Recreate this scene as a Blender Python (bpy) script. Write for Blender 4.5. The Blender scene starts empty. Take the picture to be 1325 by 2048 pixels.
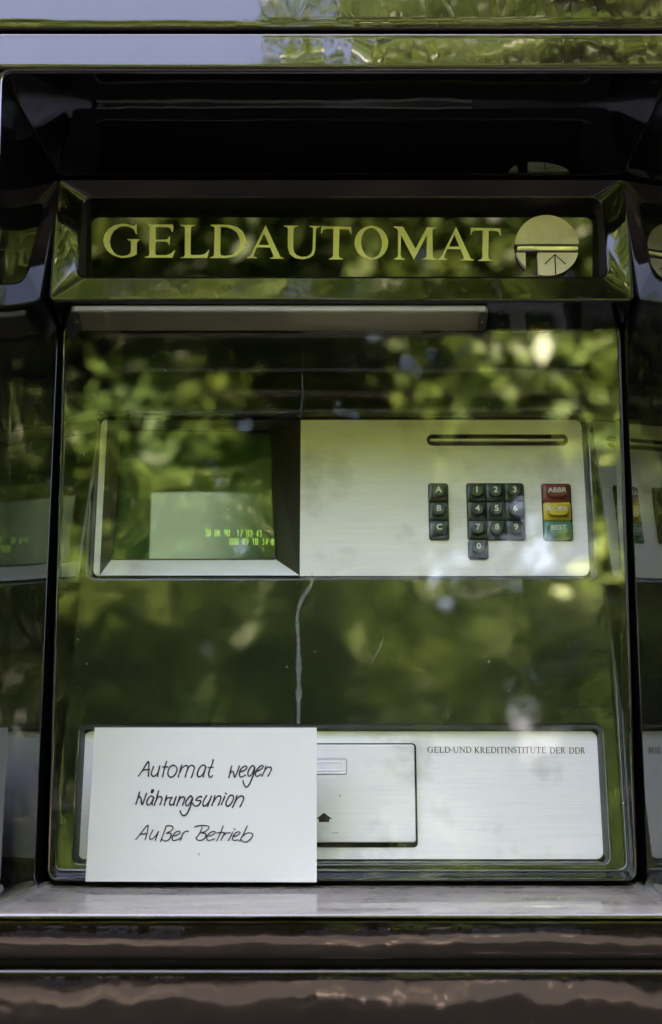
import bpy, bmesh, math, random
import numpy as np
from mathutils import Vector, Matrix
R = math.radians
scene = bpy.context.scene
col = scene.collection

# ------------------------------------------------------------------ camera, sky, sun, exposure
Z0 = 1.45                                   # height of the machine's middle above the pavement
PITCH, DIST, FPX = R(8), 1.5, 3147.0        # lens in photograph pixels (1325 wide)
FW = Vector((0, math.cos(PITCH), math.sin(PITCH)))
UP = Vector((0, -math.sin(PITCH), math.cos(PITCH)))
RT = Vector((1, 0, 0))
CAM = Vector((0, 0, Z0)) - FW * DIST
cd = bpy.data.cameras.new('camera')
cam = bpy.data.objects.new('camera', cd); col.objects.link(cam)
cam.matrix_world = Matrix.Translation(CAM) @ Matrix((RT, UP, -FW)).transposed().to_4x4()
cd.sensor_fit = 'HORIZONTAL'; cd.sensor_width = 24.0
cd.lens = FPX / 1325 * 24.0
cd.clip_start = 0.05; cd.clip_end = 2000
cd.dof.use_dof = True; cd.dof.focus_distance = 1.51; cd.dof.aperture_fstop = 3.9
scene.camera = cam

SUN_EL, SUN_AZ = R(50), R(-18)              # the sun stands behind the building: the front lies in its shade
to_sun = Vector((math.sin(SUN_AZ) * math.cos(SUN_EL), math.cos(SUN_AZ) * math.cos(SUN_EL), math.sin(SUN_EL)))
world = bpy.data.worlds.new('World'); scene.world = world; world.use_nodes = True
wn = world.node_tree; wn.nodes.clear()
sky = wn.nodes.new('ShaderNodeTexSky'); sky.sky_type = 'NISHITA'; sky.sun_disc = False
sky.sun_elevation = SUN_EL; sky.sun_rotation = SUN_AZ; sky.dust_density = 6.0; sky.air_density = 0.8; sky.ozone_density = 0.4
bg = wn.nodes.new('ShaderNodeBackground'); bg.inputs[1].default_value = 0.088
wo = wn.nodes.new('ShaderNodeOutputWorld')
wn.links.new(sky.outputs[0], bg.inputs[0]); wn.links.new(bg.outputs[0], wo.inputs[0])
sl = bpy.data.lights.new('sun', 'SUN'); sl.energy = 3.9; sl.angle = R(0.5); sl.color = (1.0, 0.95, 0.86)
sun = bpy.data.objects.new('sun', sl); col.objects.link(sun)
sun.rotation_euler = to_sun.to_track_quat('Z', 'Y').to_euler(); sun.location = (0, 6, 9)
scene.view_settings.view_transform = 'Standard'; scene.view_settings.look = 'None'
scene.view_settings.gamma = 1.0; scene.view_settings.exposure = 5.62
scene.view_settings.use_white_balance = True               # the photograph is balanced for the open shade under the trees
scene.view_settings.white_balance_temperature = 7300; scene.view_settings.white_balance_tint = 24
scene.render.engine = 'CYCLES'
scene.cycles.use_denoising = True
scene.cycles.max_bounces = 10; scene.cycles.glossy_bounces = 6; scene.cycles.transparent_max_bounces = 16
scene.cycles.caustics_reflective = False; scene.cycles.caustics_refractive = False

# ------------------------------------------------------------------ materials
def mat(name):
    m = bpy.data.materials.new(name); m.use_nodes = True
    nt = m.node_tree; nt.nodes.clear()
    out = nt.nodes.new('ShaderNodeOutputMaterial')
    return m, nt, out
def node(nt, kind, **kw):
    n = nt.nodes.new(kind)
    for k, v in kw.items():
        if k.startswith('_'): setattr(n, k[1:], v)
        else: n.inputs[k.replace('__', ' ')].default_value = v
    return n
def principled(nt, out, color, rough, metallic=0.0, ior=1.5):
    b = node(nt, 'ShaderNodeBsdfPrincipled', Roughness=rough, Metallic=metallic, IOR=ior)
    b.inputs['Base Color'].default_value = (*color, 1)
    nt.links.new(b.outputs[0], out.inputs[0])
    return b
def coords(nt, scale=(1, 1, 1)):
    tc = node(nt, 'ShaderNodeTexCoord'); mp = node(nt, 'ShaderNodeMapping'); mp.inputs['Scale'].default_value = scale
    nt.links.new(tc.outputs['Object'], mp.inputs[0]); return mp
def plain(name, color, rough=0.5, metallic=0.0, ior=1.5):
    m, nt, out = mat(name); principled(nt, out, color, rough, metallic, ior); return m

def enamel(name, color, ior, waves, rough=0.03, smear=0.0, stretch=(1, 1, 1)):
    """glossy enamelled sheet: slow waviness of the sheet plus finer orange peel; wiped dust as roughness"""
    m, nt, out = mat(name)
    b = principled(nt, out, color, rough, 0, ior)
    mp = coords(nt, stretch)
    h = None
    for sc, dist in waves:
        n = node(nt, 'ShaderNodeTexNoise', Scale=sc, Detail=1.0, Roughness=0.4)
        nt.links.new(mp.outputs[0], n.inputs['Vector'])
        bp = node(nt, 'ShaderNodeBump', Strength=1.0, Distance=dist)
        nt.links.new(n.outputs['Fac'], bp.inputs['Height'])
        if h: nt.links.new(h.outputs[0], bp.inputs['Normal'])
        h = bp
    if h: nt.links.new(h.outputs[0], b.inputs['Normal'])
    n = node(nt, 'ShaderNodeTexNoise', Scale=22.0, Detail=6.0, Roughness=0.65)
    nt.links.new(mp.outputs[0], n.inputs['Vector'])
    mr = node(nt, 'ShaderNodeMapRange'); mr.inputs[1].default_value = 0.45; mr.inputs[2].default_value = 0.75
    mr.inputs[3].default_value = rough; mr.inputs[4].default_value = rough + 0.05 + smear
    nt.links.new(n.outputs['Fac'], mr.inputs[0]); nt.links.new(mr.outputs[0], b.inputs['Roughness'])
    return m
M = {}
M['enamel'] = enamel('dark_brown_enamel', (0.007, 0.0045, 0.003), 1.6, [(14, 0.0026), (5, 0.002), (60, 0.00022)], stretch=(1, 1, 0.4))
M['enamel_trim'] = enamel('dark_trim_enamel', (0.005, 0.004, 0.0025), 1.5, [(9, 0.001), (60, 0.00008)])
M['niche'] = enamel('black_niche_enamel', (0.0015, 0.0015, 0.0012), 2.0, [(6, 0.0009), (35, 0.00008)], 0.008, -0.03)
M['panel'] = enamel('green_black_panel', (0.014, 0.021, 0.010), 1.66, [(6, 0.0012), (28, 0.00018)], 0.05)
M['frame'] = enamel('green_black_frame', (0.004, 0.009, 0.003), 1.6, [(9, 0.001)])
M['sign_glass'] = enamel('black_sign_glass', (0.003, 0.004, 0.003), 1.5, [], 0.0, -0.05)
M['black'] = plain('black_gap', (0.004, 0.004, 0.004), 0.6)
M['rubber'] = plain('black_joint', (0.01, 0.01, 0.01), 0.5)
M['wall_core'] = plain('wall_render', (0.22, 0.2, 0.17), 0.9)

def settle(m, color, amount):
    nt = m.node_tree; out = [n for n in nt.nodes if n.type == 'OUTPUT_MATERIAL'][0]; src = out.inputs[0].links[0].from_socket
    d = node(nt, 'ShaderNodeBsdfDiffuse'); d.inputs[0].default_value = (*color, 1); x = node(nt, 'ShaderNodeMixShader')
    g_ = node(nt, 'ShaderNodeNewGeometry'); sp_ = node(nt, 'ShaderNodeSeparateXYZ'); nt.links.new(g_.outputs['True Normal'], sp_.inputs[0])
    a_ = node(nt, 'ShaderNodeMapRange'); a_.inputs[1].default_value = 0.6; a_.inputs[2].default_value = 0.95; a_.inputs[3].default_value = 0; a_.inputs[4].default_value = amount
    nt.links.new(sp_.outputs['Z'], a_.inputs[0])
    n = node(nt, 'ShaderNodeTexNoise', Scale=30.0, Detail=6.0, Roughness=0.7); nt.links.new(coords(nt, (0.4, 1, 1)).outputs[0], n.inputs['Vector'])
    b_ = node(nt, 'ShaderNodeMapRange'); b_.inputs[1].default_value = 0.3; b_.inputs[2].default_value = 0.7; b_.inputs[3].default_value = 0.45
    nt.links.new(n.outputs['Fac'], b_.inputs[0])
    mu = node(nt, 'ShaderNodeMath', _operation='MULTIPLY'); nt.links.new(a_.outputs[0], mu.inputs[0]); nt.links.new(b_.outputs[0], mu.inputs[1])
    nt.links.new(mu.outputs[0], x.inputs[0]); nt.links.new(src, x.inputs[1]); nt.links.new(d.outputs[0], x.inputs[2]); nt.links.new(x.outputs[0], out.inputs[0])
settle(M['niche'], (0.40, 0.36, 0.31), 0.42)

def steel(name, color, rough, metallic, along=(3, 160, 160)):
    m, nt, out = mat(name)
    b = principled(nt, out, color, rough, metallic)
    mp = coords(nt, along)
    n = node(nt, 'ShaderNodeTexNoise', Scale=6.0, Detail=5.0, Roughness=0.6)
    nt.links.new(mp.outputs[0], n.inputs['Vector'])
    mp2 = coords(nt); n2 = node(nt, 'ShaderNodeTexNoise', Scale=14.0, Detail=7.0, Roughness=0.62)
    nt.links.new(mp2.outputs[0], n2.inputs['Vector'])
    cr = node(nt, 'ShaderNodeValToRGB')
    cr.color_ramp.elements[0].position = 0.25; cr.color_ramp.elements[0].color = (*[c * 0.9 for c in color], 1)
    cr.color_ramp.elements[1].position = 0.6; cr.color_ramp.elements[1].color = (*color, 1)
    mx = node(nt, 'ShaderNodeMix', _data_type='RGBA', _blend_type='MULTIPLY')
    mx.inputs['Factor'].default_value = 1.0
    cr2 = node(nt, 'ShaderNodeValToRGB')            # faint finger marks
    cr2.color_ramp.elements[0].position = 0.28; cr2.color_ramp.elements[0].color = (0.7, 0.69, 0.67, 1)
    cr2.color_ramp.elements[1].position = 0.46; cr2.color_ramp.elements[1].color = (1, 1, 1, 1)
    nt.links.new(n.outputs['Fac'], cr.inputs[0]); nt.links.new(n2.outputs['Fac'], cr2.inputs[0])
    nt.links.new(cr.outputs[0], mx.inputs['A']); nt.links.new(cr2.outputs[0], mx.inputs['B'])
    nt.links.new(mx.outputs['Result'], b.inputs['Base Color'])
    mr = node(nt, 'ShaderNodeMapRange'); mr.inputs[3].default_value = rough - 0.06; mr.inputs[4].default_value = rough + 0.1
    nt.links.new(n2.outputs['Fac'], mr.inputs[0]); nt.links.new(mr.outputs[0], b.inputs['Roughness'])
    bp = node(nt, 'ShaderNodeBump', Strength=0.08, Distance=0.0003)
    nt.links.new(n.outputs['Fac'], bp.inputs['Height']); nt.links.new(bp.outputs[0], b.inputs['Normal'])
    return m
M['plate'] = steel('satin_brushed_steel', (0.93, 0.905, 0.945), 0.4, 0.0)
M['flap'] = steel('worn_satin_steel', (0.89, 0.87, 0.89), 0.4, 0.0)
M['funnel'] = steel('screen_surround_steel', (0.78, 0.78, 0.78), 0.30, 0.55)
M['shade_steel'] = steel('shade_darkened_steel', (0.085, 0.078, 0.06), 0.3, 0.5)  # funnel steel with the shade mixed into its colour
M['emblem'] = steel('matt_champagne_metal', (0.86, 0.77, 0.71), 0.42, 0.1)
M['emblem_bar'] = plain('polished_bar', (0.8, 0.72, 0.62), 0.2, 0.7)
M['cream'] = plain('cream_print', (0.94, 0.90, 0.53), 0.35)
M['ink'] = plain('blue_black_ink', (0.018, 0.014, 0.035), 0.55)
M['print'] = plain('dark_brown_print', (0.006, 0.004, 0.005), 0.5)
M['key'] = plain('dark_green_key_plastic', (0.022, 0.045, 0.032), 0.3)
M['key_red'] = plain('dark_red_key_plastic', (0.20, 0.022, 0.03), 0.3)
M['key_yellow'] = plain('yellow_key_plastic', (0.62, 0.46, 0.03), 0.3)
M['key_green'] = plain('sea_green_key_plastic', (0.03, 0.19, 0.115), 0.3)
M['legend'] = plain('white_key_legend', (0.75, 0.75, 0.72), 0.5)
M['screw'] = plain('old_brass_screw', (0.25, 0.19, 0.08), 0.4, 0.8)
M['tube'] = plain('lamp_tube', (0.8, 0.8, 0.78), 0.3)

m, nt, out = mat('clear_shield'); M['glass'] = m       # thin sheet: lets light through, mirrors by Fresnel
tr = node(nt, 'ShaderNodeBsdfTransparent'); tr.inputs[0].default_value = (0.995, 0.996, 0.993, 1)
gl = node(nt, 'ShaderNodeBsdfGlossy', Roughness=0.0); gl.inputs[0].default_value = (1, 1, 1, 1)
fr = node(nt, 'ShaderNodeFresnel', IOR=1.5); mx = node(nt, 'ShaderNodeMixShader')
ge = node(nt, 'ShaderNodeNewGeometry'); ma = node(nt, 'ShaderNodeMath', _operation='MULTIPLY_ADD')     # same mirroring from either side of the sheet
nt.links.new(ge.outputs['Backfacing'], ma.inputs[0]); ma.inputs[1].default_value = 1 / 1.5 - 1.5; ma.inputs[2].default_value = 1.5
nt.links.new(ma.outputs[0], fr.inputs['IOR'])
nt.links.new(fr.outputs[0], mx.inputs[0]); nt.links.new(tr.outputs[0], mx.inputs[1]); nt.links.new(gl.outputs[0], mx.inputs[2])
nt.links.new(mx.outputs[0], out.inputs[0])

def veil(name, color, alpha):
    m, nt, out = mat(name)
    t = node(nt, 'ShaderNodeBsdfTransparent'); d = node(nt, 'ShaderNodeBsdfDiffuse'); d.inputs[0].default_value = (*color, 1)
    x = node(nt, 'ShaderNodeMixShader')
    n = node(nt, 'ShaderNodeTexNoise', Scale=260.0, Detail=3.0)
    nt.links.new(coords(nt).outputs[0], n.inputs['Vector'])
    mr = node(nt, 'ShaderNodeMapRange'); mr.inputs[1].default_value = 0.3; mr.inputs[2].default_value = 0.7
    mr.inputs[3].default_value = alpha * 0.4; mr.inputs[4].default_value = alpha
    nt.links.new(n.outputs['Fac'], mr.inputs[0]); nt.links.new(mr.outputs[0], x.inputs[0])
    nt.links.new(t.outputs[0], x.inputs[1]); nt.links.new(d.outputs[0], x.inputs[2]); nt.links.new(x.outputs[0], out.inputs[0])
    return m
M['streak'] = veil('dried_water_streak', (0.7, 0.72, 0.72), 0.20)
M['dust'] = plain('dust_fleck', (0.7, 0.68, 0.62), 0.8)

m, nt, out = mat('frosted_lamp_plastic'); M['lamp'] = m
b = node(nt, 'ShaderNodeBsdfPrincipled', Roughness=0.3); t = node(nt, 'ShaderNodeBsdfTransparent'); x = node(nt, 'ShaderNodeMixShader')
b.inputs['Base Color'].default_value = (0.45, 0.42, 0.35, 1); t.inputs[0].default_value = (0.75, 0.72, 0.62, 1)
x.inputs[0].default_value = 0.42
nt.links.new(t.outputs[0], x.inputs[1]); nt.links.new(b.outputs[0], x.inputs[2]); nt.links.new(x.outputs[0], out.inputs[0])
M['lamp_end'] = plain('yellowed_lamp_end', (0.04, 0.034, 0.02), 0.4)

m, nt, out = mat('paper'); M['paper'] = m
b = principled(nt, out, (0.635, 0.62, 0.60), 0.7)
n = node(nt, 'ShaderNodeTexNoise', Scale=18.0, Detail=3.0); nt.links.new(coords(nt).outputs[0], n.inputs['Vector'])
bp = node(nt, 'ShaderNodeBump', Strength=0.5, Distance=0.002); nt.links.new(n.outputs['Fac'], bp.inputs['Height']); nt.links.new(bp.outputs[0], b.inputs['Normal'])

m, nt, out = mat('screen_tube'); M['screen'] = m
b = principled(nt, out, (0.045, 0.11, 0.042), 0.06, 0, 1.6)
SCREEN_NT = nt, b
m, nt, out = mat('phosphor_text'); M['phosphor'] = m
e = node(nt, 'ShaderNodeEmission', Strength=0.038); e.inputs[0].default_value = (0.42, 1.0, 0.12, 1); nt.links.new(e.outputs[0], out.inputs[0])

m, nt, out = mat('leaf'); M['leaf'] = m
oi = node(nt, 'ShaderNodeTexNoise', Scale=1.3, Detail=2.0); nt.links.new(coords(nt).outputs[0], oi.inputs['Vector'])
cr = node(nt, 'ShaderNodeValToRGB')
cr.color_ramp.elements[0].position = 0.35; cr.color_ramp.elements[0].color = (0.045, 0.090, 0.014, 1)
cr.color_ramp.elements[1].position = 0.65; cr.color_ramp.elements[1].color = (0.140, 0.205, 0.030, 1)
nt.links.new(oi.outputs['Fac'], cr.inputs[0])
b = node(nt, 'ShaderNodeBsdfPrincipled', Roughness=0.45); t = node(nt, 'ShaderNodeBsdfTranslucent'); x = node(nt, 'ShaderNodeMixShader')
x.inputs[0].default_value = 0.35
nt.links.new(cr.outputs[0], b.inputs['Base Color']); nt.links.new(cr.outputs[0], t.inputs[0])
nt.links.new(b.outputs[0], x.inputs[1]); nt.links.new(t.outputs[0], x.inputs[2]); nt.links.new(x.outputs[0], out.inputs[0])
M['yew'] = m = M['leaf'].copy(); m.name = 'yew_leaf'
cr = [n for n in m.node_tree.nodes if n.type == 'VALTORGB'][0]
cr.color_ramp.elements[0].color = (0.016, 0.030, 0.010, 1); cr.color_ramp.elements[1].color = (0.038, 0.058, 0.015, 1)
M['bark'] = plain('bark', (0.045, 0.035, 0.025), 0.9)
m, nt, out = mat('pavement'); M['ground'] = m
b = principled(nt, out, (0.2, 0.17, 0.13), 0.85)
n = node(nt, 'ShaderNodeTexNoise', Scale=0.8, Detail=2.0); nt.links.new(coords(nt, (2.2, 0.7, 1)).outputs[0], n.inputs['Vector'])
cr = node(nt, 'ShaderNodeValToRGB'); el = cr.color_ramp.elements        # dark earth, worn sandy patches, a few pale slabs
el[0].position = 0.49; el[0].color = (0.004, 0.003, 0.002, 1); el[1].position = 0.68; el[1].color = (0.13, 0.115, 0.10, 1)
e_ = el.new(0.55); e_.color = (0.009, 0.0065, 0.004, 1); e_ = el.new(0.63); e_.color = (0.024, 0.018, 0.011, 1)
nt.links.new(n.outputs['Fac'], cr.inputs[0]); nt.links.new(cr.outputs[0], b.inputs['Base Color'])

# ------------------------------------------------------------------ geometry helpers
class Plane:
    """a real flat surface of the machine: origin, tilt back from the vertical; local x right, y up along it, z outward"""
    def __init__(s, p, tilt):
        s.p = Vector(p); t = R(tilt)
        s.n = Vector((0, -math.cos(t), math.sin(t))); s.v = Vector((0, math.sin(t), math.cos(t))); s.u = Vector((1, 0, 0))
        s.m = Matrix.Translation(s.p) @ Matrix((s.u, s.v, s.n)).transposed().to_4x4()
    def uv(s, px, py, off=0.0):             # measure a photograph point on this surface, in metres
        r = FW + RT * ((px - 662.5) / FPX) + UP * ((1024 - py) / FPX)
        q = s.p + s.n * off
        h = CAM + r * ((q - CAM).dot(s.n) / r.dot(s.n)) - s.p
        return (h.x, h.dot(s.v))
    def w(s, u, v, off=0.0): return s.p + s.u * u + s.v * v + s.n * off
def photo_z(py, y):                          # height of a photograph row on the vertical plane at depth y
    r = FW + UP * ((1024 - py) / FPX); return (CAM + r * ((y - CAM.y) / r.y)).z

def empty(name, loc, label, cat, group=None):
    o = bpy.data.objects.new(name, None); col.objects.link(o); o.location = loc; o.empty_display_size = 0.1
    o['label'] = label; o['category'] = cat
    if group: o['group'] = group
    return o
def link(name, me, material, parent=None, m=None):
    o = bpy.data.objects.new(name, me); col.objects.link(o)
    if material is not None and len(me.materials) == 0: me.materials.append(material)
    if parent is not None:
        o.parent = parent
        pm = parent.matrix_basis.copy(); q = parent.parent
        inv = WM[parent.name].inverted() if parent.name in WM else Matrix.Translation(parent.location).inverted()
        o.matrix_parent_inverse = inv
    if m is not None: o.matrix_basis = m
    WM[o.name] = m.copy() if m is not None else Matrix.Identity(4)
    return o
WM = {}
def mesh(bm, smooth=None):
    me = bpy.data.meshes.new('mesh')
    bmesh.ops.recalc_face_normals(bm, faces=bm.faces)
    bm.to_mesh(me); bm.free()
    if smooth is not None:
        me.set_sharp_from_angle(angle=R(smooth))
        for p in me.polygons: p.use_smooth = len(p.vertices) <= 4
    return me
def rr(x0, x1, y0, y1, r, seg=6):
    """rounded rectangle, anticlockwise from the lower right corner"""
    r = max(r, 1e-5); pts = []
    for cx, cy, a in ((x1 - r, y0 + r, -90), (x1 - r, y1 - r, 0), (x0 + r, y1 - r, 90), (x0 + r, y0 + r, 180)):
        for i in range(seg + 1):
            t = R(a + 90 * i / seg); pts.append((cx + r * math.cos(t), cy + r * math.sin(t)))
    out_ = []                                                 # support points keep the straight sides flat
    for k in range(4):
        arc = pts[k * (seg + 1):(k + 1) * (seg + 1)]; nxt = pts[((k + 1) % 4) * (seg + 1)]
        L_ = math.dist(arc[-1], nxt); e_ = min(0.0025, 0.2 * L_) / max(L_, 1e-9)
        out_ += arc + [tuple(arc[-1][c] + (nxt[c] - arc[-1][c]) * f_ for c in (0, 1)) for f_ in (e_, 1 - e_)]
    return out_
def loft(bm, rings, cap_first=False, cap_last=False):
    vs = [[bm.verts.new(p) for p in ring] for ring in rings]
    n = len(vs[0])
    for a, b in zip(vs, vs[1:]):
        for i in range(n):
            bm.faces.new((a[i], a[(i + 1) % n], b[(i + 1) % n], b[i]))
    if cap_first: bm.faces.new(vs[0][::-1])
    if cap_last: bm.faces.new(vs[-1])
    return vs
def ring(pts, z): return [(x, y, z) for x, y in pts]
def grow(r4, d, rad): return (r4[0] - d, r4[1] + d, r4[2] - d, r4[3] + d, max(rad + d, 1e-4))
def slab(rect, rad, z0, z1, bev, seg=6):
    """rounded plate from z0 up to z1 with softened front edge"""
    bm = bmesh.new(); rg = [ring(rr(*grow(rect, 0, rad), seg), z0)]
    for i in range(4):
        t = R(90 * i / 3); rg.append(ring(rr(*grow(rect, -bev * (1 - math.cos(t)), rad), seg), z1 - bev + bev * math.sin(t)))
    loft(bm, rg, True, True); return mesh(bm, 40)
def box(x0, x1, y0, y1, z0, z1, bev=0.0):
    bm = bmesh.new(); bmesh.ops.create_cube(bm, size=1)
    for v in bm.verts: v.co = Vector(((x0 + x1) / 2 + v.co.x * (x1 - x0), (y0 + y1) / 2 + v.co.y * (y1 - y0), (z0 + z1) / 2 + v.co.z * (z1 - z0)))
    if bev: bmesh.ops.bevel(bm, geom=bm.edges[:], offset=bev, segments=3, profile=0.5, affect='EDGES')
    return mesh(bm, 25)
def flat_shape(outlines, z0, z1):
    """filled outline (with holes) given a little thickness"""
    bm = bmesh.new(); loops = []
    for o in outlines:
        vs = [bm.verts.new((x, y, z1)) for x, y in o]; loops.append(vs)
        for i in range(len(vs)): bm.edges.new((vs[i], vs[(i + 1) % len(vs)]))
    bmesh.ops.triangle_fill(bm, use_beauty=True, use_dissolve=False, edges=bm.edges[:], normal=(0, 0, 1))
    for vs in loops:
        lo = [bm.verts.new((v.co.x, v.co.y, z0)) for v in vs]
        for i in range(len(vs)):
            j = (i + 1) % len(vs); bm.faces.new((vs[i], vs[j], lo[j], lo[i]))
    return mesh(bm)
def text_mesh(s, height, z, squeeze=1.0, bold=0.0):
    cu = bpy.data.curves.new('text', 'FONT'); cu.body = s; cu.align_x = 'CENTER'; cu.offset = bold
    o = bpy.data.objects.new('text', cu); col.objects.link(o)
    bpy.context.view_layer.update()
    me = bpy.data.meshes.new_from_object(o.evaluated_get(bpy.context.evaluated_depsgraph_get()))
    bpy.data.objects.remove(o); bpy.data.curves.remove(cu)
    co = np.array([v.co[:] for v in me.vertices]); lo, hi = co.min(0), co.max(0)
    k = height / (hi[1] - lo[1]); c = (lo + hi) / 2
    for v in me.vertices: v.co = ((v.co.x - c[0]) * k * squeeze, (v.co.y - c[1]) * k, z)
    return me

# ------------------------------------------------------------------ the machine's surfaces
G = Plane((0, 0, Z0), 1.5)                                   # clear shield, almost upright
gx0, gx1, gz0, gz1 = -0.2600, 0.2807, -0.3434, 0.1845
GTOP = 0.1725                                               # where the housing cuts across the shield
gb = G.w(0, -0.3365)
I = Plane(gb + Vector((0, 0.014, 0)), 11)                    # inner panel, leaning back behind the shield
gt = G.w(0, GTOP)
r = FW + UP * ((1024 - 603) / FPX); hb = CAM + r * ((gt.y - 0.04 - CAM.y) / r.y)
H = Plane(hb, 11)                                            # sign housing front
YF = -0.126                                                  # building front
TOPZ, SILLZ = photo_z(148, YF), photo_z(1826, YF)

# ------------------------------------------------------------------ ground
bm = bmesh.new(); bmesh.ops.create_grid(bm, x_segments=1, y_segments=1, size=300)
g = link('ground', mesh(bm), M['ground']); g['kind'] = 'structure'

# ------------------------------------------------------------------ building front
fac = empty('building_front', (0, 0, 0), 'glossy dark brown enamelled building front with a flared niche around the cash machine', 'wall')
cxm = (gx0 + gx1) / 2
ox0, ox1 = -0.2975, 0.3080; nx0, nx1 = -0.2608, 0.2815
def niche_ring(t, grow_=0.0):
    """rounded opening, from the machine's frame (t=0) to the building front (t=1)"""
    y = 0.006 + (YF - 0.006) * t
    x0 = nx0 + (ox0 - nx0) * t; x1 = nx1 + (ox1 - nx1) * t
    zb = Z0 - 0.3465 + (SILLZ - (Z0 - 0.3465)) * t
    jz = H.w(0, 0.1345); zt0 = jz.z - (TOPZ - jz.z) / (YF - jz.y) * (jz.y - 0.006) + 0.0015
    zt = zt0 + (TOPZ - zt0) * t
    rb_ = 0.012 + 0.006 * t + grow_; rt_ = 0.0006 + 0.007 * max(0, t) ** 8 + grow_
    X0, X1, ZB, ZT = x0 - grow_, x1 + grow_, zb - grow_, zt + grow_; pts = []
    for cx, cz, a0_, q_ in ((X1 - rb_, ZB + rb_, -90, rb_), (X1 - rt_, ZT - rt_, 0, rt_), (X0 + rt_, ZT - rt_, 90, rt_), (X0 + rb_, ZB + rb_, 180, rb_)):
        arc = [(cx + q_ * math.cos(R(a0_ + 11.25 * i)), cz + q_ * math.sin(R(a0_ + 11.25 * i))) for i in range(9)]
        t0 = (-math.sin(R(a0_)), math.cos(R(a0_))); t1 = (-math.sin(R(a0_ + 90)), math.cos(R(a0_ + 90)))
        pts += [(arc[0][0] - t0[0] * .003, arc[0][1] - t0[1] * .003)] + arc + [(arc[-1][0] + t1[0] * .003, arc[-1][1] + t1[1] * .003)]
    return [(px, y, pz) for px, pz in pts]
bm = bmesh.new()
rg = [niche_ring(t) for t in (-0.6, 0, 0.25, 0.5, 0.75, 1.0)]
for i in range(1, 6):                                         # rolled front edge
    a = R(90 * i / 5); q = niche_ring(1.0, 0.004 * (1 - math.cos(a)))
    rg.append([(x, YF - 0.004 * math.sin(a), z) for x, y, z in q])
rg.append([(x, YF + 0.02, z) for x, y, z in niche_ring(1.0, 0.0045)])
loft(bm, rg)
link('niche_lining', mesh(bm, 35), M['niche'], fac)

def strip(name, z0, z1, x0, x1, lean=0.0, bulge=0.0015, r=0.004, depth=0.05, yf=YF):
    """long cladding strip: gently cushioned front face, rounded long edges"""
    prof = [(yf + depth, z0)]
    yb = lambda z: yf + math.tan(lean) * (z - z0) - bulge * (1 - (2 * (z - z0) / (z1 - z0) - 1) ** 2)
    for i in range(7):
        a = R(90 * i / 6); prof.append((yb(z0 + r) + r - r * math.sin(a), z0 + r - r * math.cos(a)))
    for i in range(1, 10):
        z = z0 + r + (z1 - z0 - 2 * r) * i / 10; prof.append((yb(z), z))
    for i in range(7):
        a = R(90 * i / 6); prof.append((yb(z1 - r) + r - r * math.cos(a), z1 - r + r * math.sin(a)))
    prof.append((yf + depth, z1))
    bm = bmesh.new()
    loft(bm, [[(x, y, z) for y, z in prof] for x in np.linspace(x0, x1, 2)], True, True)
    return link(name, mesh(bm, 35), M['enamel'], fac)
XW = 4.0
YU = YF + 0.0105                                             # the leaning lintel carries the upper strips a little farther back
lz = [TOPZ + 0.0045, photo_z(65, YU), photo_z(58.5, YU)]
strip('lintel', lz[0], lz[1], -XW, XW, R(15), 0.0002, 0.0035)
z = lz[2]
for k, hgt in enumerate((0.12, 0.12, 0.3, 0.5, 0.5)):
    strip('cladding_strip', z, z + hgt, -XW, XW, R(14) if k == 0 else 0, 0.0006, 0.003, yf=YU); z += hgt + 0.005
ztop = z
nz = photo_z(1838, YF)
strip('sill_nosing', nz + 0.0008, SILLZ - 0.0042, -XW, XW, 0, 0.0006, 0.0011)
z1 = nz; cuts = [(photo_z(1922, YF), 0.0072), (photo_z(1940, YF) - 0.06, 0.0072), (photo_z(1940, YF) - 0.14, 0.0072), (0.7, 0.005), (0.4, 0.005), (0.06, 0.005)]
for zc, gap in cuts:
    strip('cladding_strip', zc, z1, -XW, XW, 0.0, 0.0005, 0.004); z1 = zc - gap
for s, xa, xb in ((0, -XW, ox0 - 0.0145), (1, ox1 + 0.0145, XW)):
    link('side_panel', box(xa, xb, YF, YF + 0.05, SILLZ - 0.004, TOPZ + 0.004, 0.003), M['enamel'], fac)
bm = bmesh.new()                                             # masonry behind the cladding, open where the machine sits
x0, x1, za, zb = -0.33, 0.355, Z0 - 0.40, Z0 + 0.42
for a in ((-6, x0, 0, 8.6), (x1, 6, 0, 8.6), (x0, x1, 0, za), (x0, x1, zb, 8.6)):
    bmesh.ops.create_cube(bm, size=1, matrix=Matrix.Translation(((a[0] + a[1]) / 2, YF + 0.2, (a[2] + a[3]) / 2)) @ Matrix.Diagonal((a[1] - a[0], 0.29, a[3] - a[2], 1)))
link('masonry', mesh(bm), M['wall_core'], fac)
for xa, xb, zz0, zz1 in ((-XW, XW, TOPZ + 0.003, ztop), (-XW, XW, 0.02, SILLZ - 0.006)):
    link('backing_sheet', box(xa, xb, YF + 0.022, YF + 0.045, zz0 + 0.002, zz1 - 0.002), M['black'], fac)

# ------------------------------------------------------------------ cash machine
atm = empty('cash_machine', (cxm, 0.1, 0.0), 'dark green and black wall-mounted cash machine behind a clear shield', 'cash machine')
link('cabinet', box(-0.31, 0.33, 0.17, 0.45, Z0 - 0.395, Z0 + 0.41), M['black'], atm)

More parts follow.
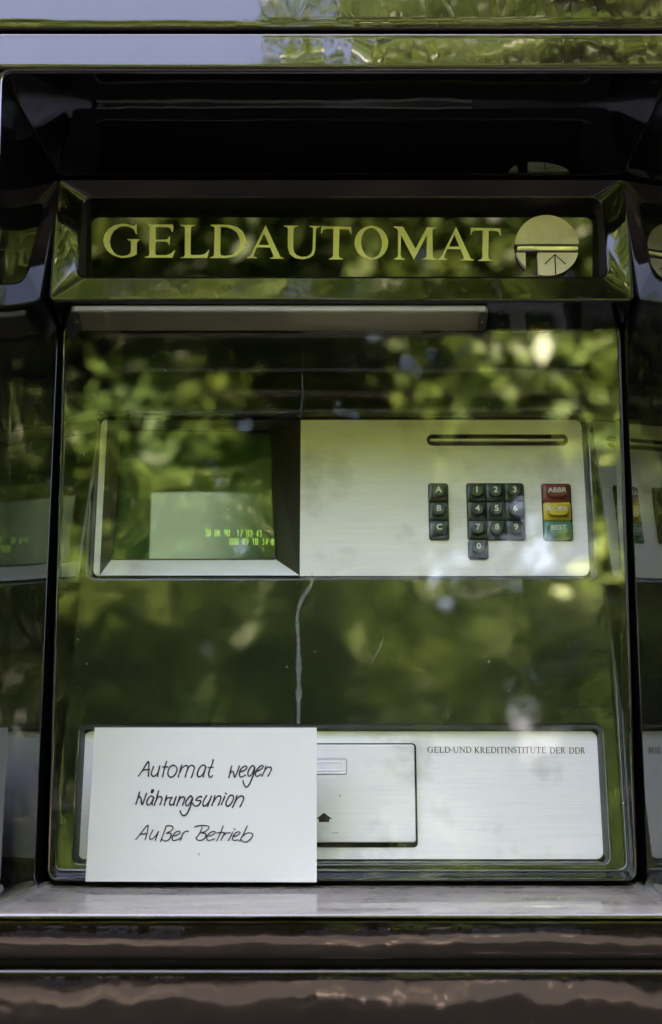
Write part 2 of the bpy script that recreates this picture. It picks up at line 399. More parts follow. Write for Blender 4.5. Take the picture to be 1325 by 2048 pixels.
# frame of the shield and the tray behind it
A = I.uv(160, 738) + I.uv(1259, 1748)
tray = (-0.2588, 0.2765, -0.0012, 0.5096)
gr = (gx0, gx1, gz0, gz1)
W = lambda pl, rect, rad, off: [tuple(pl.w(u, v, off)) for u, v in rr(*grow(rect, 0, rad), 8)]
def wg(pl, rect, rad, d, off): return [tuple(pl.w(u, v, off)) for u, v in rr(*grow(rect, d, rad), 8)]
bm = bmesh.new()
rg = [wg(G, gr, 0.010, 0.0, -0.02), wg(G, gr, 0.010, 0.0, 0.0022), wg(G, gr, 0.010, -0.0003, 0.0036), wg(G, gr, 0.010, -0.0010, 0.0042),
      wg(G, gr, 0.010, -0.0018, 0.0040), wg(G, gr, 0.010, -0.0024, 0.003), wg(G, gr, 0.010, -0.0026, -0.003)]
rg.append(wg(I, tray, 0.010, 0.0003, 0.0046))
for i in range(1, 6):
    a = R(90 * i / 5); rg.append(wg(I, tray, 0.010, -0.0045 * (1 - math.cos(a)), 0.0046 * (1 - math.sin(a))))
loft(bm, rg)
link('frame', mesh(bm, 35), M['frame'], atm)

# inner panel with two sunk openings
lipB = (-0.2430, 0.2635, 0.2820, 0.4650); lipC = (-0.2420, 0.2615, 0.0056, 0.1402)
bm = bmesh.new()
outer = rr(*grow(tray, -0.0045, 0.010), 8)
loops = [outer, rr(*grow(lipB, 0.0, 0.011), 8), rr(*grow(lipC, 0.0, 0.009), 8)]
for o in loops:
    vs = [bm.verts.new((x, y, 0)) for x, y in o]
    for i in range(len(vs)): bm.edges.new((vs[i], vs[(i + 1) % len(vs)]))
bmesh.ops.triangle_fill(bm, use_beauty=True, edges=bm.edges[:], normal=(0, 0, 1))
link('inner_panel', mesh(bm), M['panel'], atm, I.m)
for rect, rad in ((lipB, 0.011), (lipC, 0.009)):
    bm = bmesh.new(); rg = [ring(rr(*grow(rect, 0, rad), 8), 0.0)]
    for i in range(1, 6):
        a = R(60 * i / 5); rg.append(ring(rr(*grow(rect, -0.003 * math.sin(a), rad), 8), -0.003 * (1 - math.cos(a)) * 1.2))
    d, zz = 0.0026, -0.0018
    rg.append(ring(rr(*grow(rect, -0.0062, rad), 8), -0.0085)); rg.append(ring(rr(*grow(rect, -0.0064, rad), 8), -0.0110))
    loft(bm, rg, False, rect is lipC); link('sunk_surround', mesh(bm, 35), M['panel'], atm, I.m)

PO = -0.009                                                  # plate faces lie this far behind the panel
def puv(px, py, off=PO): return I.uv(px, py, off)
# keypad plate: everything right of the screen, and the narrow strip left of it
kx0 = puv(601, 1000)[0]
plB = (-0.2362, 0.2570, 0.2890, 0.4562)
def part_round(x0, x1, y0, y1, rl, rr_, z0, z1, holes=()):
    pts = []
    for cx, cy, a, q in ((x1 - rr_, y0 + rr_, -90, rr_), (x1 - rr_, y1 - rr_, 0, rr_), (x0 + rl, y1 - rl, 90, rl), (x0 + rl, y0 + rl, 180, rl)):
        for i in range(7):
            t = R(a + 15 * i); pts.append((cx + q * math.cos(t), cy + q * math.sin(t)))
    return flat_shape([pts, *holes], z0, z1)
s0, s1 = puv(855, 870), puv(1136, 890)
slot = (s0[0], s1[0], s1[1], s0[1])
kp = link('keypad_plate', part_round(kx0, plB[1], plB[2], plB[3], 0.0004, 0.008, PO - 0.0015, PO, [rr(*slot, (slot[3] - slot[2]) / 2 - 1e-4, 6)]), M['plate'], atm, I.m)
# card slot: rounded trough with a dark mouth
bm = bmesh.new(); rs = (slot[3] - slot[2]) / 2 - 1e-4
rg = [ring(rr(*grow(slot, 0.0007, rs), 6), PO + 0.0002), ring(rr(*grow(slot, 0.0002, rs), 6), PO + 0.0005), ring(rr(*grow(slot, -0.0004, rs), 6), PO), ring(rr(*grow(slot, -0.0016, rs), 6), PO - 0.004), ring(rr(*grow(slot, -0.002, rs), 6), PO - 0.012)]
loft(bm, rg, False, True); link('card_slot', mesh(bm, 50), M['rubber'], atm, I.m)
zc = (slot[2] + slot[3]) / 2
link('slot_bar', box(slot[0] + 0.003, slot[1] - 0.003, zc - 0.0008, zc + 0.0022, PO - 0.011, PO - 0.0015, 0.0006), M['flap'], atm, I.m)

sx = (puv(205, 950)[0], puv(214.5, 838)[0])
link('edge_strip', part_round(plB[0], sx[1], plB[2], plB[3], 0.006, 0.0003, PO - 0.0015, PO), M['plate'], atm, I.m)

# screen funnel
SO = -0.040
fx0, fx1, fy0, fy1 = sx[1] + 0.0002, kx0 - 0.0002, plB[2] + 0.0006, plB[3] - 0.0002
q = [I.uv(*p, SO) for p in ((551, 1118), (542, 862), (246, 858), (224, 1118))]
bm = bmesh.new()
sc = [bm.verts.new((u, v, SO)) for u, v in q]; fc = [bm.verts.new((x, y, PO - 0.0004)) for x, y in ((fx1, fy0), (fx1, fy1), (fx0, fy1), (fx0, fy0))]
bm.free()
fq = [(fx1, fy0), (fx1, fy1), (fx0, fy1), (fx0, fy0)]
def funnel(name, sides, material):
    bm = bmesh.new()
    for i in sides:
        k = (i + 1) % 4
        bm.faces.new([bm.verts.new(p) for p in ((*fq[i], PO - 0.0004), (*fq[k], PO - 0.0004), (*q[k], SO), (*q[i], SO))])
    bmesh.ops.remove_doubles(bm, verts=bm.verts, dist=1e-6)
    return link(name, mesh(bm), material, atm, I.m)
funnel('shaded_funnel_walls', (0, 1, 2), M['shade_steel']); funnel('screen_sill', (3,), M['plate'])  # one steel funnel: shade painted on sides and top, bottom wall kept bright
# bead round the tube
sxa = sum(p[0] for p in q[:2]) / 2; sxb = sum(p[0] for p in q[2:]) / 2
bm = bmesh.new()
def quad_ring(d, z):
    cx, cy = sum(p[0] for p in q) / 4, sum(p[1] for p in q) / 4
    base = [(u + math.copysign(d, u - cx), v + math.copysign(d, v - cy)) for u, v in q]
    out_ = []
    for i in range(4):                                        # rounded corners
        a, b, c = (Vector(base[(i + k - 1) % 4]) for k in range(3)); rad = 0.006
        p1 = b + (a - b).normalized() * rad; p2 = b + (c - b).normalized() * rad
        for k in range(7):
            t = k / 6; e = p1.lerp(b, t).lerp(b.lerp(p2, t), t); out_.append((e.x, e.y, z))
    return out_
rg = [quad_ring(0.0, SO + 0.0005), quad_ring(-0.0004, SO + 0.0022), quad_ring(-0.0012, SO + 0.0026), quad_ring(-0.002, SO + 0.0018), quad_ring(-0.0024, SO - 0.004)]
loft(bm, rg); link('screen_bead', mesh(bm, 60), M['shade_steel'], atm, I.m)
bm = bmesh.new(); N = 16                                      # bulged picture tube
cxs, cys = sum(p[0] for p in q) / 4, sum(p[1] for p in q) / 4
gv = [[None] * (N + 1) for _ in range(N + 1)]
for i in range(N + 1):
    for j in range(N + 1):
        a, b_ = i / N, j / N
        top = Vector(q[2]).lerp(Vector(q[1]), a); bot = Vector(q[3]).lerp(Vector(q[0]), a); p_ = bot.lerp(top, b_)
        bul = 0.006 * (1 - (2 * a - 1) ** 2) * (1 - (2 * b_ - 1) ** 2)
        gv[i][j] = bm.verts.new((p_.x, p_.y, SO - 0.005 + bul))
for i in range(N):
    for j in range(N): bm.faces.new((gv[i][j], gv[i + 1][j], gv[i + 1][j + 1], gv[i][j + 1]))
snt, sb = SCREEN_NT                                           # lit raster of the tube: a dim glowing rectangle in screen coordinates
tcn = node(snt, 'ShaderNodeTexCoord'); sxyz = node(snt, 'ShaderNodeSeparateXYZ'); snt.links.new(tcn.outputs['Object'], sxyz.inputs[0])
ra, rb = I.uv(297, 1118, SO), I.uv(545, 984, SO); prod = None
for ax_, lo_, hi_ in (('X', ra[0], rb[0]), ('Y', ra[1] - 0.02, rb[1])):
    for e0, e1 in ((lo_ - 0.001, lo_ + 0.002), (hi_ + 0.001, hi_ - (0.085 if ax_ == 'X' else 0.002))):
        m_ = node(snt, 'ShaderNodeMapRange', _interpolation_type='SMOOTHSTEP'); m_.inputs[1].default_value = e0; m_.inputs[2].default_value = e1
        snt.links.new(sxyz.outputs[ax_], m_.inputs[0])
        if prod is None: prod = m_.outputs[0]
        else:
            p2 = node(snt, 'ShaderNodeMath', _operation='MULTIPLY'); snt.links.new(prod, p2.inputs[0]); snt.links.new(m_.outputs[0], p2.inputs[1]); prod = p2.outputs[0]
p2 = node(snt, 'ShaderNodeMath', _operation='MULTIPLY'); snt.links.new(prod, p2.inputs[0]); p2.inputs[1].default_value = 0.007
snt.links.new(p2.outputs[0], sb.inputs['Emission Strength']); sb.inputs['Emission Color'].default_value = (0.55, 0.85, 0.55, 1)
scr = link('screen', mesh(bm, 60), M['screen'], atm, I.m)
def seven(ch):                                                # plotted characters of the terminal
    S = {'0': [[(0, 0), (0, 1), (.6, 1), (.6, 0), (0, 0)]], '1': [[(.1, .8), (.3, 1), (.3, 0)]], '2': [[(0, .85), (.15, 1), (.6, 1), (.6, .55), (0, 0), (.6, 0)]],
         '3': [[(0, 1), (.6, 1), (.25, .55), (.6, .4), (.55, 0), (0, .05)]], '4': [[(.5, 0), (.5, 1), (0, .35), (.65, .35)]], '6': [[(.6, 1), (.1, .8), (0, .3), (.1, 0), (.6, 0), (.6, .5), (0, .5)]],
         '7': [[(0, 1), (.6, 1), (.2, 0)]], '9': [[(.6, .5), (0, .5), (0, 1), (.6, 1), (.6, .3), (.2, 0)]], 'D': [[(0, 0), (0, 1), (.4, 1), (.6, .7), (.6, .3), (.4, 0), (0, 0)]]}
    return S.get(ch, [])
def ribbon(bm, pts, w, z=0.0, taper=None):
    pts = [Vector(p) for p in pts]
    L, Rr = [], []
    for i, p in enumerate(pts):
        d = (pts[min(i + 1, len(pts) - 1)] - pts[max(i - 1, 0)]); d = d.normalized() if d.length > 1e-9 else Vector((1, 0))
        n_ = Vector((-d.y, d.x)) * (w / 2 * (taper(i / max(1, len(pts) - 1)) if taper else 1))
        L.append(bm.verts.new((*(p + n_), z))); Rr.append(bm.verts.new((*(p - n_), z)))
    for i in range(len(pts) - 1): bm.faces.new((L[i], Rr[i], Rr[i + 1], L[i + 1]))
for (s, xa, xb, ya, yb) in (('30 06 90  17 02 43', 410, 525, 1071, 1059), ('000 09 1D 34 0', 459, 550, 1087, 1075)):
    bm = bmesh.new(); o0 = I.uv(xa, ya, SO); o1 = I.uv(xb, yb, SO)
    pitch = (o1[0] - o0[0]) / len(s); hh = o1[1] - o0[1]
    for i, ch in enumerate(s):
        for st in seven(ch):
            ribbon(bm, [(o0[0] + pitch * (i + .1) + x * pitch * 0.95, o0[1] + y * hh) for x, y in st], 0.00034, 0.0)
    for v in bm.verts:                                        # follow the bulge
        a = (v.co.x - q[3][0]) / (q[0][0] - q[3][0]); b_ = (v.co.y - q[0][1]) / (q[1][1] - q[0][1])
        v.co.z = SO - 0.005 + 0.006 * max(0, 1 - (2 * a - 1) ** 2) * max(0, 1 - (2 * b_ - 1) ** 2) + 0.0003
    t_ = link('screen_text', mesh(bm), M['phosphor'], scr, I.m)

# keys
KW = 0.0181
def key_mesh(w, h, capw, caph, mat_):
    bm = bmesh.new(); x, y = w / 2, h / 2
    rg = []
    def R4(sx_, sy_, rad, z): rg.append(ring(rr(-sx_, sx_, -sy_, sy_, rad, 5), z))
    R4(x, y, 0.0022, 0); R4(x, y, 0.0022, 0.0022); R4(x - .0003, y - .0003, 0.002, 0.0029); R4(x - .0010, y - .0010, 0.0018, 0.0032)
    a, b_ = capw / 2, caph / 2; rad = min(a, b_) * 0.995
    R4(a + .0012, b_ + .0012, rad + .001, 0.0034); R4(a + .0004, b_ + .0004, rad, 0.0040); R4(a, b_, rad, 0.0075)
    R4(a - .0004, b_ - .0004, rad - .0004, 0.0081); R4(a - .0012, b_ - .0012, rad - .0012, 0.0083); R4(a * 0.45, b_ * 0.45, rad * 0.42, 0.0078)
    loft(bm, rg, True, True); me = mesh(bm, 50); me.materials.append(mat_); return me
def k_at(px, py): return puv(px, py, PO)
a0 = k_at(934, 968); a1 = k_at(1051, 1080)
pw, ph = (a1[0] - a0[0]) / 3, (a0[1] - a1[1]) / 3
km = key_mesh(pw - 0.0004, ph - 0.0004, 0.0128, 0.0118, M['key'])
def add_key(me, cx, cy, s, lh, squeeze=1.0, bold=0.0, dy=0.0012, lift=0.0085):
    k = link('key', me, None, atm, I.m @ Matrix.Translation((cx, cy, PO)))
    link('legend', text_mesh(s, lh, 0, squeeze, bold), M['legend'], k, I.m @ Matrix.Translation((cx, cy + dy, PO + lift)))
for i, ch in enumerate('1234567890'):
    r_, c_ = divmod(i, 3)
    add_key(km, a0[0] + pw * (c_ + .5), a0[1] - ph * (r_ + .5), ch, 0.0064, 1.05, 0.022)
b0 = k_at(858, 968); b1 = k_at(898, 1080)
for i, ch in enumerate('ABC'):
    add_key(km, (b0[0] + b1[0]) / 2, b0[1] - ph * (i + .5), ch, 0.0062, 1.05, 0.022)
c0 = k_at(1084, 969); c1 = k_at(1146, 1081); cw = c1[0] - c0[0] - 0.001
for i, (ch, mm) in enumerate((('ABBR', 'key_red'), ('KORR', 'key_yellow'), ('BEST', 'key_green'))):
    me = key_mesh(cw, ph - 0.0004, 0.0205, 0.0118, M[mm])
    add_key(me, (c0[0] + c1[0]) / 2, c0[1] - ph * (i + .5), ch, 0.0050, 1.08, 0.008)
# black wells the keys stand in
bm = bmesh.new()
for rect in ((a0[0], a0[0] + 3 * pw, a0[1] - 3 * ph, a0[1]), (b0[0], b1[0], b1[1], b0[1]), (c0[0], c1[0], c1[1], c0[1]), (a0[0], a0[0] + pw, a0[1] - 4 * ph, a0[1] - 3 * ph - 0.0012)):
    loft(bm, [ring(rr(*grow(rect, 0.0008, 0.0024), 5), PO - 0.001), ring(rr(*grow(rect, 0.0008, 0.0024), 5), PO + 0.0006), ring(rr(*grow(rect, -0.0012, 0.0024), 5), PO + 0.0007)], False, True)
link('key_bezel', mesh(bm), M['black'], atm, I.m)

# cash plate with the dispenser flap
plC = (-0.2368, 0.2552, 0.0125, 0.1335)
link('cash_plate', slab(plC, 0.007, PO - 0.0015, PO, 0.0004), M['plate'], atm, I.m)
f0 = puv(330, 1490, PO); f1 = puv(833, 1692, PO)
fl = (f0[0], f1[0], f1[1], f0[1])
link('flap_shadow_line', slab(grow(fl, 0.0016, 0.002)[:4], 0.004, PO + 0.0001, PO + 0.0004, 0.0002), M['black'], atm, I.m)  # black sheet painting the shadow line round the proud flap
bm = bmesh.new()
rf = lambda d, z, dyb=0.0: ring(rr(fl[0] - d, fl[1] + d, fl[2] - d + dyb, fl[3] + d, 0.003 + d, 5), z)
loft(bm, [rf(-0.0004, PO + 0.0002, 0.003), rf(-0.0004, PO + 0.0035, 0.0022), rf(-0.0008, PO + 0.0042, 0.0026), rf(-0.0014, PO + 0.0044, 0.0062)], True, True)
flap = link('dispenser_flap', mesh(bm, 30), M['flap'], atm, I.m)
FO = PO + 0.0044
g0 = I.uv(560, 1518, FO); g1 = I.uv(693, 1548, FO); gr4 = (g0[0], g1[0], g1[1], g0[1])
bm = bmesh.new(); rg = []
for d, z_ in ((0.0004, 0.0001), (0.0, 0.0006), (-0.0007, 0.0006), (-0.0012, 0.0002), (-0.002, 0.0001), (-0.0026, 0.0005), (-0.0032, 0.0005), (-0.0045, 0.00015)):
    rg.append(ring(rr(*grow(gr4, d, 0.0016 if d > -0.002 else 0.006), 6), FO + z_))
loft(bm, rg, False, True); link('finger_grip', mesh(bm, 30), M['flap'], flap, I.m)
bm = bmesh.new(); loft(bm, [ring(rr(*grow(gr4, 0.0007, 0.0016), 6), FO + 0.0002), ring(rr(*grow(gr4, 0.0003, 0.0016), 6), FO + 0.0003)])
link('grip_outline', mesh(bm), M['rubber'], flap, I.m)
ar = [I.uv(px, py, FO) for px, py in ((648.5, 1626), (665, 1638.5), (659, 1638.5), (659, 1644.5), (638, 1644.5), (638, 1638.5), (632, 1638.5))]
link('arrow_mark', flat_shape([ar], FO + 0.00005, FO + 0.0003), M['print'], flap, I.m)
bm = bmesh.new(); p0 = I.uv(678, 1590, FO); ribbon(bm, [p0, (p0[0] + .0012, p0[1] - .0006), (p0[0] + .0022, p0[1] - .002)], 0.0006, FO + 0.0002)
link('scratch', mesh(bm), M['print'], flap, I.m); bm = bmesh.new()
p0 = I.uv(664, 1666, FO); ribbon(bm, [p0, (p0[0] + .006, p0[1])], 0.0003, FO + 0.0002)
link('scratch', mesh(bm), M['print'], flap, I.m)

# ------------------------------------------------------------------ roman capitals (outlines, y down, drawn from the sign)
def ell(cx, cy, rx, ry, rot=0, n=40):
    c, s = math.cos(R(rot)), math.sin(R(rot)); o = []
    for i in range(n):
        t = 2 * math.pi * i / n; x, y = rx * math.cos(t), ry * math.sin(t); o.append((cx + c * x - s * y, cy + s * x + c * y))
    return o
GL = {
 'G': [[(318,80),(325,80),(327,158),(319,156),(302,118),(268,98),(225,91),(180,99),(140,128),(113,172),(104,220),(111,266),(135,308),(168,332),(205,340),(245,335),(270,320),(278,300),(278,228),(272,212),(250,205),(250,199),(360,200),(360,206),(338,213),(328,230),(326,325),(290,342),(240,353),(190,353),(130,335),(85,300),(58,256),(48,210),(60,160),(90,118),(140,86),(200,73),(250,76),(300,90),(312,88)]],
 'E': [[(422,78),(625,78),(630,100),(625,138),(613,136),(606,112),(590,101),(482,99),(482,205),(570,203),(588,195),(596,178),(601,178),(600,248),(593,246),(585,228),(565,219),(482,220),(480,318),(490,332),(575,332),(605,322),(640,290),(646,292),(622,353),(395,353),(395,347),(420,342),(430,328),(434,104),(430,92),(422,84)]],
 'L': [[(692,82),(812,82),(812,88),(785,94),(775,104),(772,320),(780,332),(860,332),(895,320),(922,287),(928,290),(910,356),(690,356),(690,350),(715,346),(724,332),(726,105),(718,94),(692,88)]],
 'D': [[(938,80),(1060,80),(1110,84),(1160,100),(1200,132),(1225,175),(1232,220),(1222,268),(1195,310),(1150,340),(1100,353),(1060,357),(930,356),(930,350),(955,346),(966,332),(972,105),(962,94),(938,86)],
       [(1022,98),(1070,100),(1115,115),(1155,145),(1176,185),(1182,225),(1175,270),(1150,308),(1110,330),(1060,338),(1028,335),(1018,318)]],
 'A': [[(193,84),(310,335),(322,350),(342,355),(342,361),(232,361),(232,355),(255,350),(258,335),(230,268),(120,268),(96,325),(98,345),(120,352),(120,357),(38,357),(38,352),(62,342),(78,318)], [(180,150),(134,248),(222,248)]],
 'U': [[(345,88),(462,88),(462,94),(432,100),(425,115),(422,270),(430,310),(455,335),(495,347),(540,342),(570,322),(582,290),(588,115),(580,102),(555,95),(555,90),(645,92),(645,98),(618,104),(610,120),(605,290),(590,330),(555,355),(500,366),(440,357),(395,325),(377,275),(378,115),(370,100),(345,94)]],
 'T': [[(655,92),(902,98),(905,158),(897,156),(888,128),(870,118),(805,116),(800,335),(808,352),(832,362),(832,367),(717,367),(717,362),(742,352),(752,335),(755,114),(690,114),(668,125),(658,152),(652,150)]],
 'O': [ell(1070, 230, 139, 140), ell(1071, 231, 86, 124, -4)],
 'M': [[(365,94),(442,97),(545,278),(640,100),(715,102),(715,108),(692,114),(684,130),(688,340),(698,360),(720,366),(720,371),(602,369),(602,363),(630,352),(637,335),(640,160),(532,370),(522,352),(425,165),(422,335),(430,355),(455,363),(455,369),(368,367),(368,362),(392,352),(400,335),(400,130),(390,112),(365,100)]],
 'I': [[(0,82),(112,82),(112,88),(82,100),(82,340),(112,350),(112,356),(0,356),(0,350),(30,340),(30,100),(0,88)]],
 'N': [[(0,82),(85,82),(245,285),(245,104),(215,88),(215,82),(300,82),(300,88),(272,104),(272,360),(255,360),(60,125),(60,335),(90,350),(90,356),(0,356),(0,350),(32,335),(32,104),(0,90)]],
 'K': [[(0,82),(112,82),(112,88),(82,100),(82,205),(180,110),(165,88),(165,82),(255,82),(255,88),(215,108),(125,195),(245,338),(275,350),(275,356),(200,356),(82,220),(82,340),(112,350),(112,356),(0,356),(0,350),(30,340),(30,100),(0,88)]],
 'R': [[(0,82),(130,82),(185,100),(205,145),(190,195),(145,222),(225,330),(258,350),(258,356),(195,356),(100,232),(82,232),(82,340),(112,350),(112,356),(0,356),(0,350),(30,340),(30,100),(0,88)], [(82.5,100),(120,100),(148,120),(155,150),(145,190),(115,212),(82.5,214)]],
 'S': [[(150,90),(155,150),(147,150),(128,108),(90,96),(58,112),(55,145),(80,178),(130,212),(165,250),(168,300),(140,342),(85,360),(30,350),(10,352),(5,285),(13,285),(35,328),(80,344),(118,328),(125,290),(100,250),(50,215),(15,180),(8,130),(32,92),(85,76),(125,82),(140,88)]],
 '-': [[(0,215),(95,215),(95,245),(0,245)]],
}
GL['R'][0] = [(0,82),(130,82),(185,100),(205,145),(190,195),(145,222),(225,330),(258,350),(258,356),(195,356),(100,232),(78,232),(78,340),(108,350),(108,356),(0,356),(0,350),(30,340),(30,100),(0,88)]

# ------------------------------------------------------------------ sign housing
ho = (-0.2683, 0.2884, 0.0, 0.1335)
SD = -0.040                                      # inner edge of the sloping frame, depth of the sign panel
FB, FT = -0.0012, -0.009                                     # the sloping frame is shallow below, deep above
w0 = H.uv(162, 553.5, FB); w1 = H.uv(1209, 397, FT); wl = H.uv(162, 475, (FB + FT) / 2)[0]; wr = H.uv(1209, 475, (FB + FT) / 2)[0]
op = (wl, wr, w0[1], w1[1])
def slope_ring(rect, rad, d, off):
    return [tuple(H.w(u, v, off + FB + (FT - FB) * (v - op[2]) / (op[3] - op[2]))) for u, v in rr(*grow(rect, d, rad), 8)]
def between(a_, b_, k): return [tuple(p + (q_ - p) * k for p, q_ in zip(A_, B_)) for A_, B_ in zip(a_, b_)]
bm = bmesh.new()
back = [(x, 0.008, z) for x, z in rr(gx0 - 0.0012, gx1 + 0.0012, Z0 + GTOP + 0.0045, Z0 + 0.317, 0.003, 8)]
edge = [wg(H, ho, 0.006, -0.0024 * (1 - math.cos(R(18 * i))), -0.0024 + 0.0024 * math.sin(R(18 * i))) for i in range(6)]
inner = slope_ring(op, 0.0085, 0.0022, 0.0010)
lip = [slope_ring(op, 0.0085, 0.0016 * (1 - math.sin(R(18 * i))), 0.0016 * math.cos(R(18 * i))) for i in range(6)]
rg = [back, between(back, edge[0], 0.97)] + edge + [between(edge[-1], inner, 0.06), between(edge[-1], inner, 0.94), inner] + lip
loft(bm, rg, False, False)
link('sign_housing', mesh(bm, 38), M['enamel_trim'], atm)
bm = bmesh.new(); loft(bm, [lip[-1], wg(H, op, 0.0085, 0.0003, SD - 0.008)])
link('sign_recess', mesh(bm, 38), M['black'], atm)
vc = (op[2] + op[3]) / 2
S = Plane(H.w(0, vc, SD), 3)                                 # the sign itself stands almost upright
sp = link('sign_panel', slab((op[0] - 0.0012, op[1] + 0.0012, op[2] - vc - 0.002, op[3] - vc + 0.003), 0.009, -0.004, 0.0, 0.0002), M['sign_glass'], atm, S.m)
def glyph_at(ch, base, dx=0, dy=0):
    return [[S.uv(base[0] + (x + dx) / 4.1406, base[1] + (y + dy) / 4.1406, 0.0) for x, y in o] for o in GL[ch]]
c1_, c2_, c3_ = (195, 430), (485, 430), (700, 430)
for ch, base, dx, dy in (('G', c1_, 0, 0), ('E', c1_, 0, 0), ('L', c1_, 0, 0), ('D', c1_, 0, 0), ('A', c2_, 0, 0), ('U', c2_, 0, 0), ('T', c2_, 0, 0), ('O', c2_, 0, 0),
                         ('M', c3_, 0, 0), ('A', c3_, 687, 14), ('T', c3_, 347, 13)):
    link('letter', flat_shape(glyph_at(ch, base, dx, dy), 0.0001, 0.0006), M['cream'], sp, S.m)
# emblem: a split disc with a bar across, a dark window and an arrow
EO = 0.007
ec = S.uv(1095, 490, EO); er = (S.uv(1159, 490, EO)[0] - S.uv(1031, 490, EO)[0]) / 2
gap_hi = S.uv(1095, 487.5, EO)[1] - ec[1]; gap_lo = S.uv(1095, 505, EO)[1] - ec[1]
def segment(lo, hi, n=48):
    pts = []
    for i in range(n):
        t = 2 * math.pi * i / n; x, y = er * math.cos(t), er * math.sin(t)
        if lo <= y <= hi: pts.append((x, y))
    for yy in (lo, hi):
        if abs(yy) < er:
            xx = math.sqrt(er * er - yy * yy); pts += [(xx, yy), (-xx, yy)]
    m_ = Vector((sum(p[0] for p in pts), sum(p[1] for p in pts))) / len(pts)
    pts.sort(key=lambda p: math.atan2(p[1] - m_.y, p[0] - m_.x))
    res = [pts[0]]
    for p in pts[1:]:
        if (Vector(p) - Vector(res[-1])).length > 2e-4: res.append(p)
    return res
EM = S.m @ Matrix.Translation((*ec, 0))
em = link('emblem', flat_shape([segment(gap_hi, 2 * er)], 0.0005, EO), M['emblem'], atm, EM)
wx0 = S.uv(1052, 520, EO)[0] - ec[0]; wx1 = S.uv(1077, 520, EO)[0] - ec[0]
low = segment(-2 * er, gap_lo)
lft = [p for p in low if p[0] <= wx0]; yl = -math.sqrt(er ** 2 - wx0 ** 2); rgt = [p for p in low if p[0] >= wx1]; yr = -math.sqrt(er ** 2 - wx1 ** 2)
def sort_poly(pts):
    m_ = Vector((sum(p[0] for p in pts), sum(p[1] for p in pts))) / len(pts)
    pts.sort(key=lambda p: math.atan2(p[1] - m_.y, p[0] - m_.x)); return pts
link('lower_segment', flat_shape([sort_poly(lft + [(wx0, gap_lo), (wx0, yl)])], 0.0005, EO), M['emblem'], em, EM)
link('lower_segment', flat_shape([sort_poly(rgt + [(wx1, gap_lo), (wx1, yr)])], 0.0005, EO), M['emblem'], em, EM)
bx = math.sqrt(er ** 2 - gap_lo ** 2)
link('cross_bar', box(-bx + 0.0012, bx + 0.0006, gap_lo + 0.0022, gap_hi - 0.0014, 0.0005, EO - 0.0005, 0.0012), M['emblem_bar'], em, EM)
link('slot_back', flat_shape([segment(gap_lo - 0.0002, gap_hi + 0.0002)], 0.0003, 0.002), M['black'], em, EM)
bm = bmesh.new()
e_ = lambda px, py: Vector(S.uv(px, py, EO)) - Vector(ec)
ribbon(bm, [e_(1110.5, 508.5), e_(1112, 549)], 0.0013, EO + 0.0003)
ribbon(bm, [e_(1090.5, 528), e_(1110.5, 509), e_(1132, 528)], 0.0013, EO + 0.0005)
link('arrow_mark', mesh(bm), M['print'], em, EM)
# lamp under the housing
ub = Vector((0, 0.0085, Z0 + GTOP + 0.0046)); uf = H.w(0, 0.0) 
uv_ = (uf - ub).normalized(); un = Vector((0, -uv_.z, uv_.y)); un = un if un.z < 0 else -un
U = Plane((0, 0, 0), 0); U.p = ub.copy(); U.v = uv_; U.n = un; U.m = Matrix.Translation(ub) @ Matrix((U.u, uv_, un)).transposed().to_4x4()
l0 = U.uv(150, 657, 0.004); l1 = U.uv(977, 616.5, 0.004)
lr = (l0[0], l1[0], l0[1], l1[1])
lamp = link('lamp_cover', slab(lr, 0.0045, 0.0007, 0.0075, 0.0022), M['lamp'], atm, U.m)
link('lamp_tube', box(lr[0] + 0.205, lr[1] - 0.012, lr[2] + 0.003, lr[3] - 0.003, 0.0012, 0.0035, 0.001), M['tube'], lamp, U.m)
link('tube_band', box(lr[0] + 0.031, lr[0] + 0.036, lr[2] + 0.002, lr[3] - 0.002, 0.0052, 0.0066, 0.0005), M['tube'], lamp, U.m)
for sx_ in (0, 1):
    xa = lr[0] + 0.0006 if sx_ == 0 else lr[1] - 0.0086
    link('lamp_end', slab((xa, xa + 0.008, lr[2] + 0.0008, lr[3] - 0.0008), 0.0035, 0.0012, 0.0079, 0.0008), M['lamp_end'], lamp, U.m)
    link('screw', slab((xa + 0.0025, xa + 0.0055, (lr[2] + lr[3]) / 2 - .0015, (lr[2] + lr[3]) / 2 + .0015), 0.0015, 0.0079, 0.0085, 0.0004), M['screw'], lamp, U.m)

# ------------------------------------------------------------------ small lettering of the lower plate
bm = bmesh.new()
def word(s, xa, xb, y0, y1):
    wid = {c: (min(p[0] for p in GL[c][0]), max(p[0] for p in GL[c][0])) for c in s}
    tot = sum(wid[c][1] - wid[c][0] for c in s) + 26 * (len(s) - 1); pa = puv(xa, y1); pb = puv(xb, y1); tp = puv(xa, y0)
    k = (pb[0] - pa[0]) / tot; kv = (tp[1] - pa[1]) / 274; x = pa[0]
    for c in s:
        bot = max(p[1] for p in GL[c][0]) if c != '-' else 356
        n0 = len(bm.verts); ed = []
        for o in GL[c]:
            vs = [bm.verts.new((x + (p[0] - wid[c][0]) * k, pa[1] + (bot - p[1]) * kv, PO + 0.0002)) for p in o]
            ed += [bm.edges.new((vs[i], vs[(i + 1) % len(vs)])) for i in range(len(vs))]
        bmesh.ops.triangle_fill(bm, use_beauty=True, edges=ed, normal=(0, 0, 1)); x += (wid[c][1] - wid[c][0] + 26) * k
sc_ = 3.897
